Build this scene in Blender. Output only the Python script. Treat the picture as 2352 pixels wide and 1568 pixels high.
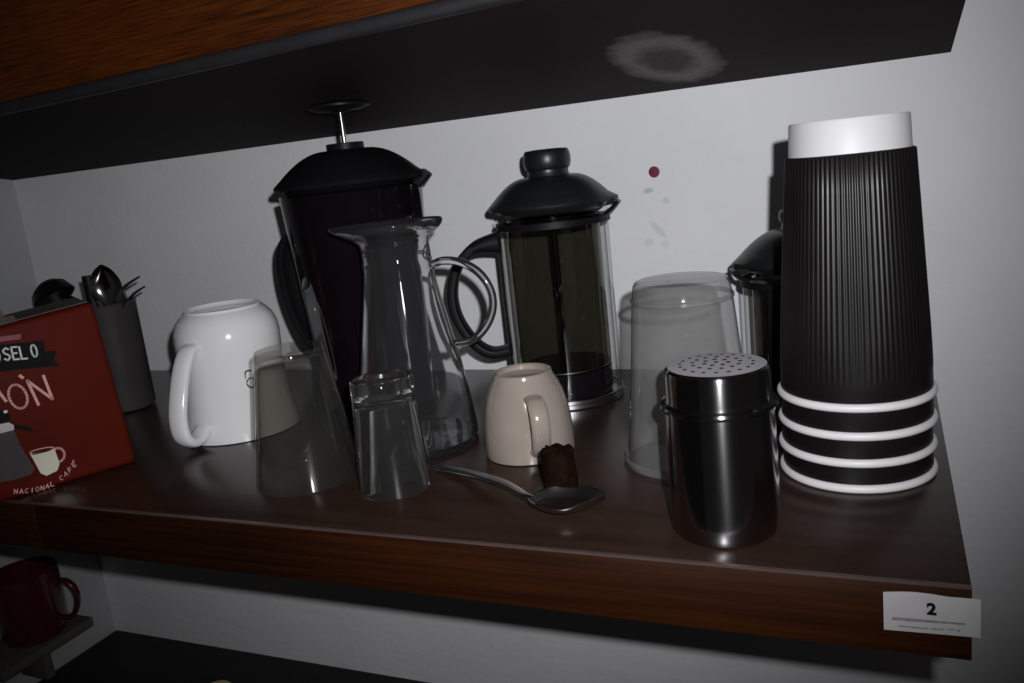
import bpy, bmesh, math, random
from mathutils import Vector, Matrix
random.seed(7)
S = bpy.context.scene
for o in list(bpy.data.objects):
    bpy.data.objects.remove(o, do_unlink=True)
COL = S.collection
PI = math.pi

# ------------------------------------------------------------------ camera
cam_d = bpy.data.cameras.new('camera')
cam_d.sensor_width = 36.0
cam_d.lens = 29.93
cam_d.clip_start = 0.01
cam = bpy.data.objects.new('camera', cam_d)
COL.objects.link(cam)
CAM = Vector((-0.0316, -0.3903, 0.2061))
YAW, PITCH, ROLL = -0.4274, 0.2085, -0.111
cy, sy, cp, sp, cr, sr = math.cos(YAW), math.sin(YAW), math.cos(PITCH), math.sin(PITCH), math.cos(ROLL), math.sin(ROLL)
fw = Vector((sy*cp, cy*cp, -sp)); r0 = Vector((cy, -sy, 0)); u0 = r0.cross(fw)
rt = r0*cr + u0*sr; up = u0*cr - r0*sr
M = Matrix((rt, up, -fw)).transposed().to_4x4(); M.translation = CAM
cam.matrix_world = M
S.camera = cam

# ------------------------------------------------------------------ world, flash, exposure
w = bpy.data.worlds.new('dim_room'); S.world = w; w.use_nodes = True
w.node_tree.nodes['Background'].inputs[0].default_value = (1.0, 0.92, 0.88, 1)
w.node_tree.nodes['Background'].inputs[1].default_value = 0.014

fl = bpy.data.lights.new('phone_flash', 'SPOT')
fl.energy = 16.4
fl.color = (0.96, 0.97, 1.0)
fl.shadow_soft_size = 0.005
fl.spot_size = math.radians(89)
fl.spot_blend = 1.0
flo = bpy.data.objects.new('phone_flash', fl); COL.objects.link(flo)
flo.location = (-0.001, -0.392, 0.236)
flo.rotation_euler = (Vector((-0.40, 0.372, 0.160)) - Vector(flo.location)).to_track_quat('-Z', 'Y').to_euler()

S.view_settings.view_transform = 'Standard'
S.view_settings.look = 'None'
S.view_settings.exposure = 0.0
S.view_settings.gamma = 1.0
S.view_settings.use_curve_mapping = False
S.cycles.use_denoising = True
S.cycles.max_bounces = 16
S.cycles.transmission_bounces = 12
S.cycles.transparent_max_bounces = 24
S.cycles.sample_clamp_indirect = 3.0
S.cycles.blur_glossy = 0.3
S.cycles.filter_width = 3.0

# ------------------------------------------------------------------ materials
def newmat(name):
    m = bpy.data.materials.new(name); m.use_nodes = True
    return m, m.node_tree, m.node_tree.nodes['Principled BSDF']

def setin(b, **k):
    for n, v in k.items():
        b.inputs[n.replace('_', ' ')].default_value = v

def noise(nt, scale, detail=3, vec=None, rough=0.5):
    n = nt.nodes.new('ShaderNodeTexNoise'); n.inputs['Scale'].default_value = scale
    n.inputs['Detail'].default_value = detail; n.inputs['Roughness'].default_value = rough
    if vec: nt.links.new(vec, n.inputs['Vector'])
    return n

def objvec(nt, scale=(1, 1, 1), loc=(0, 0, 0)):
    tc = nt.nodes.new('ShaderNodeTexCoord'); mp = nt.nodes.new('ShaderNodeMapping')
    mp.inputs['Scale'].default_value = scale; mp.inputs['Location'].default_value = loc
    nt.links.new(tc.outputs['Object'], mp.inputs['Vector'])
    return mp.outputs['Vector']

def ramp(nt, fac, stops):
    r = nt.nodes.new('ShaderNodeValToRGB')
    el = r.color_ramp.elements
    while len(el) < len(stops): el.new(0.5)
    for e, (p, c) in zip(el, stops):
        e.position = p; e.color = (*c, 1)
    nt.links.new(fac, r.inputs[0])
    return r

def bump(nt, b, height, strength, dist=0.001):
    bp = nt.nodes.new('ShaderNodeBump'); bp.inputs['Strength'].default_value = strength
    bp.inputs['Distance'].default_value = dist
    nt.links.new(height, bp.inputs['Height']); nt.links.new(bp.outputs[0], b.inputs['Normal'])

def plain(name, col, rough=0.4, metal=0.0, var=0.12, scale=40, bmp=0.0, coat=0.0, spec=0.5):
    m, nt, b = newmat(name)
    v = objvec(nt)
    n = noise(nt, scale, 4, v)
    lo = tuple(c*(1-var) for c in col); hi = tuple(min(1, c*(1+var)) for c in col)
    r = ramp(nt, n.outputs['Fac'], [(0.3, lo), (0.7, hi)])
    nt.links.new(r.outputs[0], b.inputs['Base Color'])
    setin(b, Roughness=rough, Metallic=metal)
    b.inputs['Coat Weight'].default_value = coat
    b.inputs['Specular IOR Level'].default_value = spec
    if bmp:
        bump(nt, b, n.outputs['Fac'], bmp)
    return m

def wood(name, dark, light, rough=0.35, scale=(1.2, 30, 60), spec=0.5, bmp=0.05):
    m, nt, b = newmat(name)
    v = objvec(nt, scale)
    n = noise(nt, 6, 6, v, 0.6)
    n2 = noise(nt, 1.3, 3, objvec(nt, (3, 6, 10)))
    mx = nt.nodes.new('ShaderNodeMath'); mx.operation = 'MULTIPLY_ADD'
    nt.links.new(n2.outputs['Fac'], mx.inputs[0]); mx.inputs[1].default_value = 0.45
    nt.links.new(n.outputs['Fac'], mx.inputs[2])
    r = ramp(nt, mx.outputs[0], [(0.5, dark), (0.95, light)])
    nt.links.new(r.outputs[0], b.inputs['Base Color'])
    setin(b, Roughness=rough); b.inputs['Specular IOR Level'].default_value = spec
    bump(nt, b, n.outputs['Fac'], bmp)
    return m

def glass(name, col=(1, 1, 1), rough=0.03, ior=1.45, scatter_lift=0.014):
    """solid clear glass with pale diffuse mixed in to imitate light scattered inside"""
    m, nt, b = newmat(name)
    n = noise(nt, 60, 3, objvec(nt))
    r = ramp(nt, n.outputs['Fac'], [(0.3, tuple(c*0.97 for c in col)), (0.7, col)])
    nt.links.new(r.outputs[0], b.inputs['Base Color'])
    setin(b, Roughness=rough, IOR=ior); b.inputs['Transmission Weight'].default_value = 1.0
    df = nt.nodes.new('ShaderNodeBsdfDiffuse'); df.inputs['Color'].default_value = (0.62, 0.60, 0.63, 1)
    mx = nt.nodes.new('ShaderNodeMixShader'); mx.inputs[0].default_value = scatter_lift  # this pale diffuse share stands in for light scattered within the glass
    nt.links.new(b.outputs[0], mx.inputs[1]); nt.links.new(df.outputs[0], mx.inputs[2])
    nt.links.new(mx.outputs[0], nt.nodes['Material Output'].inputs['Surface'])
    return m

def thinglass(name, tint, haze=0.0, hazecol=(0.7, 0.7, 0.72), gloss_rough=0.03, streak=0.0, edge=(0.35, 0.35, 0.37)):
    """thin-walled glass or clear plastic: see-through, fresnel gloss, denser where the wall is seen along its length"""
    m, nt, b = newmat(name)
    nt.nodes.remove(b)
    out = nt.nodes['Material Output']
    tr = nt.nodes.new('ShaderNodeBsdfTransparent')
    lw = nt.nodes.new('ShaderNodeLayerWeight'); lw.inputs['Blend'].default_value = 0.35
    r = ramp(nt, lw.outputs['Facing'], [(0.0, tint), (0.55, tint), (1.0, tuple(t*e for t, e in zip(tint, edge)))])
    nt.links.new(r.outputs[0], tr.inputs['Color'])
    gl = nt.nodes.new('ShaderNodeBsdfGlossy'); gl.inputs['Roughness'].default_value = gloss_rough
    l2 = nt.nodes.new('ShaderNodeLayerWeight'); l2.inputs['Blend'].default_value = 0.5
    pw = nt.nodes.new('ShaderNodeMath'); pw.operation = 'POWER'; pw.inputs[1].default_value = 5.0
    nt.links.new(l2.outputs['Facing'], pw.inputs[0])
    fr = nt.nodes.new('ShaderNodeMath'); fr.operation = 'MULTIPLY_ADD'; fr.inputs[1].default_value = 0.85; fr.inputs[2].default_value = 0.04
    nt.links.new(pw.outputs[0], fr.inputs[0])
    body = tr.outputs[0]
    if haze > 0:
        df = nt.nodes.new('ShaderNodeBsdfDiffuse'); df.inputs['Color'].default_value = (*hazecol, 1)
        tl = nt.nodes.new('ShaderNodeBsdfTranslucent'); tl.inputs['Color'].default_value = (*hazecol, 1)
        ad = nt.nodes.new('ShaderNodeMixShader'); ad.inputs[0].default_value = 0.5
        nt.links.new(df.outputs[0], ad.inputs[1]); nt.links.new(tl.outputs[0], ad.inputs[2])
        n = noise(nt, 25, 4, objvec(nt))
        hz = nt.nodes.new('ShaderNodeMath'); hz.operation = 'MULTIPLY'
        nt.links.new(n.outputs['Fac'], hz.inputs[0]); hz.inputs[1].default_value = haze*2
        m1 = nt.nodes.new('ShaderNodeMixShader')
        nt.links.new(hz.outputs[0], m1.inputs[0]); nt.links.new(body, m1.inputs[1]); nt.links.new(ad.outputs[0], m1.inputs[2])
        body = m1.outputs[0]
    if streak > 0:
        g2 = nt.nodes.new('ShaderNodeBsdfAnisotropic'); g2.inputs['Roughness'].default_value = 0.28
        g2.inputs['Anisotropy'].default_value = 0.9; g2.inputs['Rotation'].default_value = 0.25
        tg = nt.nodes.new('ShaderNodeTangent'); tg.direction_type = 'RADIAL'; tg.axis = 'Z'
        nt.links.new(tg.outputs[0], g2.inputs['Tangent'])
        m3 = nt.nodes.new('ShaderNodeMixShader'); m3.inputs[0].default_value = streak
        nt.links.new(body, m3.inputs[1]); nt.links.new(g2.outputs[0], m3.inputs[2]); body = m3.outputs[0]
    m2 = nt.nodes.new('ShaderNodeMixShader')
    nt.links.new(fr.outputs[0], m2.inputs[0]); nt.links.new(body, m2.inputs[1]); nt.links.new(gl.outputs[0], m2.inputs[2])
    nt.links.new(m2.outputs[0], out.inputs['Surface'])
    return m

# painted wall: orange peel, trowel ridges, two small scuffs below the red dot
def wall_mat(name, col):
    m, nt, b = newmat(name)
    v = objvec(nt)
    n1 = noise(nt, 9, 4, v); n2 = noise(nt, 150, 3, v); n3 = noise(nt, 30, 3, objvec(nt, (0.5, 1, 2.2)))
    r = ramp(nt, n1.outputs['Fac'], [(0.3, tuple(c*0.93 for c in col)), (0.7, col)])
    sep = nt.nodes.new('ShaderNodeSeparateXYZ'); nt.links.new(v, sep.inputs[0])
    def ell(cx, cz, a, bb, ang):
        def mth(op, x, y):
            q = nt.nodes.new('ShaderNodeMath'); q.operation = op
            for i, t in enumerate((x, y)):
                if isinstance(t, (int, float)): q.inputs[i].default_value = t
                else: nt.links.new(t, q.inputs[i])
            return q.outputs[0]
        dx = mth('SUBTRACT', sep.outputs['X'], cx); dz = mth('SUBTRACT', sep.outputs['Z'], cz)
        c, s_ = math.cos(ang), math.sin(ang)
        p = mth('DIVIDE', mth('ADD', mth('MULTIPLY', dx, c), mth('MULTIPLY', dz, s_)), a)
        q = mth('DIVIDE', mth('SUBTRACT', mth('MULTIPLY', dz, c), mth('MULTIPLY', dx, s_)), bb)
        d = mth('ADD', mth('MULTIPLY', p, p), mth('MULTIPLY', q, q))
        mr = nt.nodes.new('ShaderNodeMapRange'); mr.inputs['From Min'].default_value = 1.6; mr.inputs['From Max'].default_value = 0.4
        nt.links.new(d, mr.inputs['Value'])
        return mr.outputs[0]
    cur = r.outputs[0]
    for e in SCUFFS:
        mk = ell(*e[:5])
        mul = nt.nodes.new('ShaderNodeMath'); mul.operation = 'MULTIPLY'; mul.inputs[1].default_value = e[5]
        nt.links.new(mk, mul.inputs[0])
        mx = nt.nodes.new('ShaderNodeMix'); mx.data_type = 'RGBA'
        nt.links.new(mul.outputs[0], mx.inputs['Factor']); nt.links.new(cur, mx.inputs['A'])
        mx.inputs['B'].default_value = (0.30, 0.32, 0.33, 1)
        cur = mx.outputs['Result']
    nt.links.new(cur, b.inputs['Base Color'])
    setin(b, Roughness=0.6); b.inputs['Specular IOR Level'].default_value = 0.3
    ad = nt.nodes.new('ShaderNodeMath'); ad.operation = 'MULTIPLY_ADD'; ad.inputs[1].default_value = 0.5
    nt.links.new(n2.outputs['Fac'], ad.inputs[0]); nt.links.new(n3.outputs['Fac'], ad.inputs[2])
    bump(nt, b, ad.outputs[0], 0.35, 0.002)
    return m

SCUFFS = [(-0.2285, 0.166, 0.0045, 0.0022, 0.1, 0.6), (-0.213, 0.156, 0.003, 0.003, 0, 0.3),
          (-0.222, 0.131, 0.0095, 0.0030, -0.85, 0.3), (-0.231, 0.120, 0.004, 0.003, 0, 0.25),
          (-0.216, 0.117, 0.0035, 0.003, 0.5, 0.2)]
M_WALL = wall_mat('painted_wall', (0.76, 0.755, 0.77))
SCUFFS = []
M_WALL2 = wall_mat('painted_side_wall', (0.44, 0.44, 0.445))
M_TOP = wood('dark_laminate', (0.017, 0.0088, 0.0062), (0.034, 0.0178, 0.0122), rough=0.27, spec=0.42, scale=(1.0, 14, 14), bmp=0.015)
M_FRONT = wood('orange_brown_veneer', (0.026, 0.0058, 0.0006), (0.115, 0.027, 0.0022), rough=0.5, spec=0.25, scale=(0.6, 60, 110))
M_FRONT2 = wood('orange_brown_veneer_dimmed', (0.010, 0.0025, 0.0004), (0.034, 0.0085, 0.0011), rough=0.5, spec=0.2, scale=(1.0, 30, 45))  # same veneer as the upper front, colour darkened for weaker flash light here
M_EDGE = plain('worn_edge_band', (0.075, 0.05, 0.045), 0.45)
M_UEDGE = plain('dark_grey_edge_band', (0.017, 0.0155, 0.018), 0.5)
M_BLACK = plain('black_plastic', (0.006, 0.0052, 0.0062), 0.45, bmp=0.03, spec=0.14)
M_BLACKG = plain('black_glossy', (0.008, 0.006, 0.008), 0.07)
M_DKGREEN = plain('black_green_plastic', (0.009, 0.011, 0.011), 0.36, bmp=0.03, spec=0.4)
M_SMOKE = plain('smoked_beaker', (0.0045, 0.0028, 0.0042), 0.05, coat=0.15)
M_LINER = thinglass('brown_smoked_liner', (0.47, 0.455, 0.41))
M_CLEAR = thinglass('clear_beaker_glass', (0.93, 0.94, 0.93), edge=(0.6, 0.6, 0.62))
M_GLASS = glass('clear_glass', (0.97, 0.975, 0.985))
M_GREENG = glass('greenish_thick_glass', (0.94, 0.965, 0.92), scatter_lift=0.012)
M_THIN = thinglass('thin_tumbler_glass', (0.83, 0.825, 0.80), haze=0.017, gloss_rough=0.05, edge=(0.9, 0.9, 0.92))
M_HAZE = thinglass('hazy_clear_plastic', (0.74, 0.74, 0.735), haze=0.25, hazecol=(0.66, 0.645, 0.645), gloss_rough=0.08, edge=(0.5, 0.5, 0.5))
M_STEEL = plain('polished_steel', (0.55, 0.54, 0.55), 0.09, 1.0, var=0.05)
M_TURN = plain('turned_steel', (0.38, 0.37, 0.38), 0.16, 1.0, var=0.05)
_b = M_TURN.node_tree.nodes['Principled BSDF']; _b.inputs['Anisotropic'].default_value = 0.88; _b.inputs['Anisotropic Rotation'].default_value = 0.25
_t = M_TURN.node_tree.nodes.new('ShaderNodeTangent'); _t.direction_type = 'RADIAL'; _t.axis = 'Z'
M_TURN.node_tree.links.new(_t.outputs[0], _b.inputs['Tangent'])
M_HOLDER = plain('dull_holder_steel', (0.075, 0.068, 0.068), 0.4, 0.4, var=0.1)
M_STEELB = plain('brushed_steel', (0.42, 0.41, 0.42), 0.28, 1.0, var=0.05)
M_LIDSTEEL = plain('satin_steel', (0.40, 0.385, 0.40), 0.5, 0.35, var=0.08)
M_SPOON = plain('worn_spoon_steel', (0.50, 0.48, 0.48), 0.24, 1.0, var=0.06)
M_CHROME = plain('chrome_rod', (0.7, 0.68, 0.68), 0.15, 1.0, var=0.03)
M_MUG = plain('white_glaze', (0.74, 0.73, 0.74), 0.12, var=0.02, coat=0.4)
M_BEIGE = plain('beige_glaze', (0.285, 0.240, 0.205), 0.13, var=0.06, scale=60, coat=0.4)
M_PAPER = plain('white_paper', (0.60, 0.585, 0.59), 0.5, var=0.02)
M_RIM = plain('white_paper_rim', (0.74, 0.71, 0.72), 0.45, var=0.02)
M_SLEEVE = plain('black_ripple_card', (0.0068, 0.0055, 0.0058), 0.38, var=0.1, spec=0.32)
M_LABEL = plain('label_paper', (0.42, 0.405, 0.405), 0.6, var=0.03, scale=90)
M_INK = plain('black_ink', (0.006, 0.006, 0.0065), 0.6, spec=0.1)
M_GREYINK = plain('grey_print', (0.20, 0.185, 0.19), 0.6, var=0.3, scale=500)
M_RED = plain('red_carton', (0.085, 0.0060, 0.0020), 0.6, spec=0.12, var=0.1, scale=20)
M_KRAFT = plain('dark_kraft_board', (0.07, 0.055, 0.048), 0.7, var=0.2)
M_PINK = plain('pink_print', (0.72, 0.36, 0.33), 0.5, var=0.08)
M_CREAM = plain('cream_print', (0.66, 0.62, 0.50), 0.5, var=0.05)
M_GREYP = plain('grey_pot_print', (0.06, 0.055, 0.056), 0.6, spec=0.15)
M_LGREYP = plain('light_grey_print', (0.50, 0.48, 0.48), 0.5)
M_PURPLE = plain('dull_purple_print', (0.22, 0.03, 0.06), 0.5)
M_LETTER = plain('off_white_print', (0.66, 0.68, 0.66), 0.5, var=0.03)
M_DOT = plain('maroon_sticker', (0.15, 0.008, 0.03), 0.4)
M_STUB = plain('rough_brown_cork', (0.0085, 0.0036, 0.0020), 0.95, var=0.6, scale=160, bmp=0.6, spec=0.05)
M_LOGO = plain('grey_brown_logo', (0.10, 0.075, 0.08), 0.4)
M_REDMUG = plain('dark_red_glaze', (0.060, 0.007, 0.006), 0.25, coat=0.2)
M_COUNTER = plain('black_counter', (0.008, 0.0065, 0.0075), 0.5, var=0.3, spec=0.15)
M_OLIVE = plain('olive_board', (0.10, 0.088, 0.07), 0.8)
M_YELLOW = plain('pale_yellow_plastic', (0.60, 0.52, 0.18), 0.4)
M_JARG = plain('dim_green_glass', (0.05, 0.06, 0.045), 0.15)

# underside of the upper shelf: dark laminate with a ring-shaped glow of light painted into its colour
def underside_mat():
    m, nt, b = newmat('dark_underside_with_painted_glow')
    v = objvec(nt)
    n = noise(nt, 60, 4, objvec(nt, (1, 12, 1)))
    r = ramp(nt, n.outputs['Fac'], [(0.3, (0.015, 0.0105, 0.011)), (0.7, (0.024, 0.0175, 0.018))])
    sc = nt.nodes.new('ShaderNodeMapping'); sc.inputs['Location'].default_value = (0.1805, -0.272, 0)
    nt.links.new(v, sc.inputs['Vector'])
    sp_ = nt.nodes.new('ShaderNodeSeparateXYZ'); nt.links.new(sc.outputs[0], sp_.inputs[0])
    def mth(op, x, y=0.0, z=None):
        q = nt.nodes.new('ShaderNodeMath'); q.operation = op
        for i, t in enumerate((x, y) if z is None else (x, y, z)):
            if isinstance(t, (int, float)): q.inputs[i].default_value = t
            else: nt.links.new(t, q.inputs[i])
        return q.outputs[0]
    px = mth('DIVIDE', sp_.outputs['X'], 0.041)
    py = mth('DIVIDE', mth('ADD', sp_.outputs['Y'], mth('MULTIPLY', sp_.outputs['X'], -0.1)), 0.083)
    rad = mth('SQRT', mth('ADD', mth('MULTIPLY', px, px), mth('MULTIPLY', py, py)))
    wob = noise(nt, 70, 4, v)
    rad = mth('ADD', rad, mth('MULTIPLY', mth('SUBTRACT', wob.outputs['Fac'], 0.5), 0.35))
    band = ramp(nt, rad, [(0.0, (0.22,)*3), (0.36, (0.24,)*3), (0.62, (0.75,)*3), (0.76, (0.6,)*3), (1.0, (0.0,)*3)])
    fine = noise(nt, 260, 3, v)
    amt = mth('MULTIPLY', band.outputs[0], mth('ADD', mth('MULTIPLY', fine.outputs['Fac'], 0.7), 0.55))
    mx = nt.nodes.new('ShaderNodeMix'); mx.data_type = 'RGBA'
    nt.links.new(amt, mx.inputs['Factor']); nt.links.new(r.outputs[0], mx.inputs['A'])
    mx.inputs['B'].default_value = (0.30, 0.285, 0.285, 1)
    nt.links.new(mx.outputs['Result'], b.inputs['Base Color'])
    setin(b, Roughness=0.7); b.inputs['Specular IOR Level'].default_value = 0.06
    return m
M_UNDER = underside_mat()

# ------------------------------------------------------------------ mesh helpers
def link_mesh(name, verts, faces, m, parent=None, smooth=35, loc=None):
    me = bpy.data.meshes.new(name); me.from_pydata([tuple(v) for v in verts], [], faces)
    bm = bmesh.new(); bm.from_mesh(me); bmesh.ops.recalc_face_normals(bm, faces=bm.faces); bm.to_mesh(me); bm.free()
    me.materials.append(m)
    if smooth:
        me.polygons.foreach_set('use_smooth', [True]*len(me.polygons))
        me.set_sharp_from_angle(angle=math.radians(smooth))
    o = bpy.data.objects.new(name, me); COL.objects.link(o)
    if parent: o.parent = parent
    if loc: o.location = loc
    return o

def geo_lathe(prof, seg=72, rfun=None, closed=False):
    """profile of (r, z); r == 0 ends collapse to a pole; closed joins last to first"""
    V, F = [], []; rings = []
    for r, z in prof:
        if r < 1e-7:
            V.append((0, 0, z)); rings.append([len(V)-1])
        else:
            ids = []
            for k in range(seg):
                a = 2*PI*k/seg
                q = rfun(r, z, a) if rfun else r
                V.append((q*math.cos(a), q*math.sin(a), z)); ids.append(len(V)-1)
            rings.append(ids)
    pairs = list(zip(rings, rings[1:])) + ([(rings[-1], rings[0])] if closed else [])
    for A, B in pairs:
        for k in range(seg):
            k2 = (k+1) % seg
            if len(A) == 1 and len(B) == 1: continue
            if len(A) == 1: F.append((A[0], B[k], B[k2]))
            elif len(B) == 1: F.append((A[k], B[0], A[k2]))
            else: F.append((A[k], B[k], B[k2], A[k2]))
    return V, F

def lathe(name, prof, m, parent=None, seg=72, rfun=None, smooth=35, loc=None, closed=False):
    V, F = geo_lathe(prof, seg, rfun, closed)
    return link_mesh(name, V, F, m, parent, smooth, loc)

def catmull(P, n=8):
    P = [Vector(p) for p in P]; out = []
    for i in range(len(P)-1):
        p0 = P[max(i-1, 0)]; p1 = P[i]; p2 = P[i+1]; p3 = P[min(i+2, len(P)-1)]
        for k in range(n):
            t = k/n
            out.append(0.5*((2*p1)+(p2-p0)*t+(2*p0-5*p1+4*p2-p3)*t*t+(3*p1-p0-3*p2+p3)*t**3))
    out.append(P[-1]); return out

def geo_sweep(path, wid, thk, side, seg=12, sq=2.5, scale=None):
    """superellipse section, wid along 'side', thk across; scale gives a factor per point"""
    side = Vector(side).normalized(); V, F = [], []; n = len(path)
    for i, p in enumerate(path):
        t = (path[min(i+1, n-1)]-path[max(i-1, 0)]).normalized()
        s = (side - t*side.dot(t)).normalized(); q = t.cross(s)
        f = scale(i/(n-1)) if scale else (1, 1)
        for k in range(seg):
            a = 2*PI*k/seg; c, d = math.cos(a), math.sin(a)
            x = math.copysign(abs(c)**(2/sq), c)*wid/2*f[0]; y = math.copysign(abs(d)**(2/sq), d)*thk/2*f[1]
            V.append(p + s*x + q*y)
    for i in range(n-1):
        for k in range(seg):
            k2 = (k+1) % seg
            F.append((i*seg+k, i*seg+k2, (i+1)*seg+k2, (i+1)*seg+k))
    F.append(tuple(range(seg))); F.append(tuple((n-1)*seg+k for k in range(seg)))
    return V, F

def sweep(name, pts, wid, thk, side, m, parent=None, seg=12, sq=2.5, n=8, scale=None, smooth=45):
    V, F = geo_sweep(catmull(pts, n), wid, thk, side, seg, sq, scale)
    return link_mesh(name, V, F, m, parent, smooth)

def box(name, lo, hi, m, parent=None, bev=0.0, segs=2, loc=None):
    bm = bmesh.new(); bmesh.ops.create_cube(bm, size=1)
    lo, hi = Vector(lo), Vector(hi); c = (lo+hi)/2; d = hi-lo
    for v in bm.verts: v.co = Vector((v.co.x*d.x, v.co.y*d.y, v.co.z*d.z))+c
    if bev: bmesh.ops.bevel(bm, geom=list(bm.edges), offset=bev, segments=segs, affect='EDGES', profile=0.5)
    me = bpy.data.meshes.new(name); bm.to_mesh(me); bm.free(); me.materials.append(m)
    me.polygons.foreach_set('use_smooth', [True]*len(me.polygons)); me.set_sharp_from_angle(angle=math.radians(30))
    o = bpy.data.objects.new(name, me); COL.objects.link(o)
    if parent: o.parent = parent
    if loc: o.location = loc
    return o

def hexa(name, bottom, top, m, parent=None, bev=0.0, smooth=30):
    """eight-corner solid from two quads"""
    bm = bmesh.new()
    vs = [bm.verts.new(p) for p in list(bottom)+list(top)]
    for f in ((0, 1, 2, 3), (4, 5, 6, 7), (0, 1, 5, 4), (1, 2, 6, 5), (2, 3, 7, 6), (3, 0, 4, 7)):
        bm.faces.new([vs[i] for i in f])
    bmesh.ops.recalc_face_normals(bm, faces=bm.faces)
    if bev: bmesh.ops.bevel(bm, geom=list(bm.edges), offset=bev, segments=3, affect='EDGES', profile=0.5)
    me = bpy.data.meshes.new(name); bm.to_mesh(me); bm.free(); me.materials.append(m)
    me.polygons.foreach_set('use_smooth', [True]*len(me.polygons)); me.set_sharp_from_angle(angle=math.radians(smooth))
    o = bpy.data.objects.new(name, me); COL.objects.link(o)
    if parent: o.parent = parent
    return o

def thing(name, label, cat, loc=(0, 0, 0), rz=0, group=None):
    o = bpy.data.objects.new(name, None); o.empty_display_size = 0.02; COL.objects.link(o)
    o.location = loc; o.rotation_euler = (0, 0, rz)
    o['label'] = label; o['category'] = cat
    if group: o['group'] = group
    return o

def tag(o, label, cat, group=None):
    o['label'] = label; o['category'] = cat
    if group: o['group'] = group
    return o

def structure(o):
    o['kind'] = 'structure'; return o

# ------------------------------------------------------------------ the room
D = 0.3721
XL = -1.045
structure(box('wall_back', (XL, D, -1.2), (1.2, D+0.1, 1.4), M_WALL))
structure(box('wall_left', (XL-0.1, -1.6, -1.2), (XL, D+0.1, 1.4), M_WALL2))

# lower shelf: laminate board with an orange-brown veneered front edge
sh = thing('wall_shelf', 'dark brown laminate shelf holding coffee presses, glasses and cups', 'shelf', (0, 0, 0))
box('board', (XL+0.001, 0.0016, -0.036), (0, D-0.0005, 0), M_TOP, sh, 0.0006)
for x0, x1 in ((XL+0.001, -0.6075), (-0.6062, 0)):
    box('front_edging', (x0, -0.0008, -0.036), (x1, 0.0016, -0.0008), M_FRONT2, sh, 0.0004)
box('edge_strip', (XL+0.001, -0.0006, -0.0009), (0, 0.0018, 0.0002), M_EDGE, sh)['label'] = 'pale worn strip along the top front edge'

# upper shelf: sloping underside, front fascia set back from the lower shelf
SL = 0.16
def zu(y): return 0.25 + SL*(D-y)
us = thing('wall_shelf', 'upper wooden shelf with dark underside, orange-brown front and painted-on pale ring of light', 'shelf', (0, 0, 0))
yl, yr = 0.146, 0.0745      # front edge at the left wall and at the right end
xa, xb = XL+0.001, 0.0145
T = 0.012
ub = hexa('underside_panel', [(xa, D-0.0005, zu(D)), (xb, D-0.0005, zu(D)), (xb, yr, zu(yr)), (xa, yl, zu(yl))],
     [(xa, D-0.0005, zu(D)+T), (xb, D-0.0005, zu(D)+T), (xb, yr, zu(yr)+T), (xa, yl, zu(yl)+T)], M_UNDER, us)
ub['label'] = 'dark underside with a pale ring of light painted on'
hexa('rounded_edge', [(xa, yl-0.006, zu(yl)-0.001), (xb, yr-0.006, zu(yr)-0.001), (xb, yr+0.004, zu(yr)-0.001), (xa, yl+0.004, zu(yl)-0.001)],
     [(xa, yl-0.006, zu(yl)+0.009), (xb, yr-0.006, zu(yr)+0.009), (xb, yr+0.004, zu(yr)+0.009), (xa, yl+0.004, zu(yl)+0.009)], M_UEDGE, us, 0.004)['label'] = 'greyish rounded lower edge of the front'
hexa('fascia', [(xa, yl-0.004, zu(yl)+0.0088), (xb, yr-0.004, zu(yr)+0.0088), (xb, yr+0.012, zu(yr)+0.0088), (xa, yl+0.012, zu(yl)+0.0088)],
     [(xa, yl-0.004, zu(yl)+0.096), (xb, yr-0.004, zu(yr)+0.096), (xb, yr+0.012, zu(yr)+0.096), (xa, yl+0.012, zu(yl)+0.096)], M_FRONT, us, 0.001)
hexa('top_board', [(xa, D-0.0005, zu(D)+T+0.0002), (xb, D-0.0005, zu(D)+T+0.0002), (xb, yr+0.0125, zu(yr)+T+0.0002), (xa, yl+0.0125, zu(yl)+T+0.0002)],
     [(xa, D-0.0005, 0.352), (xb, D-0.0005, 0.352), (xb, yr+0.0125, 0.352), (xa, yl+0.0125, 0.352)], M_TOP, us)

# ------------------------------------------------------------------ french presses
def press_lid(parent, r, z0, dome, rn, mat, spout_ang, spout_len, name='lid'):
    """domed lid: skirt, brim, dome up to a neck of radius rn at z0+dome"""
    P = [(0, z0-0.006), (r*0.80, z0-0.006), (r*0.86, z0-0.004), (r*0.90, z0-0.001), (r*0.985, z0-0.0012), (r, z0+0.0005), (r*0.99, z0+0.0025)]
    for k in range(1, 11):
        a = k/10
        rr = r*0.97*(1-a)+rn*a
        P.append((rr, z0+0.0028+(dome-0.0028)*math.sin(a*PI/2)**0.92))
    P.append((0, z0+dome+0.0004))
    def rf(rr, z, a):
        d = math.atan2(math.sin(a-spout_ang), math.cos(a-spout_ang))
        return rr + (spout_len*math.exp(-(d/0.22)**2) if rr > r*0.9 and z < z0+0.006 else 0)
    return lathe(name, P, mat, parent, 96, rf)

def band_handle(parent, pts, ang, wid, thk, mat, name='handle', scale=None):
    c, s = math.cos(ang), math.sin(ang)
    return sweep(name, [(r*c, r*s, z) for r, z in pts], wid, thk, (-s, c, 0), mat, parent, 14, 3.5, 8, scale)

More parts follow.
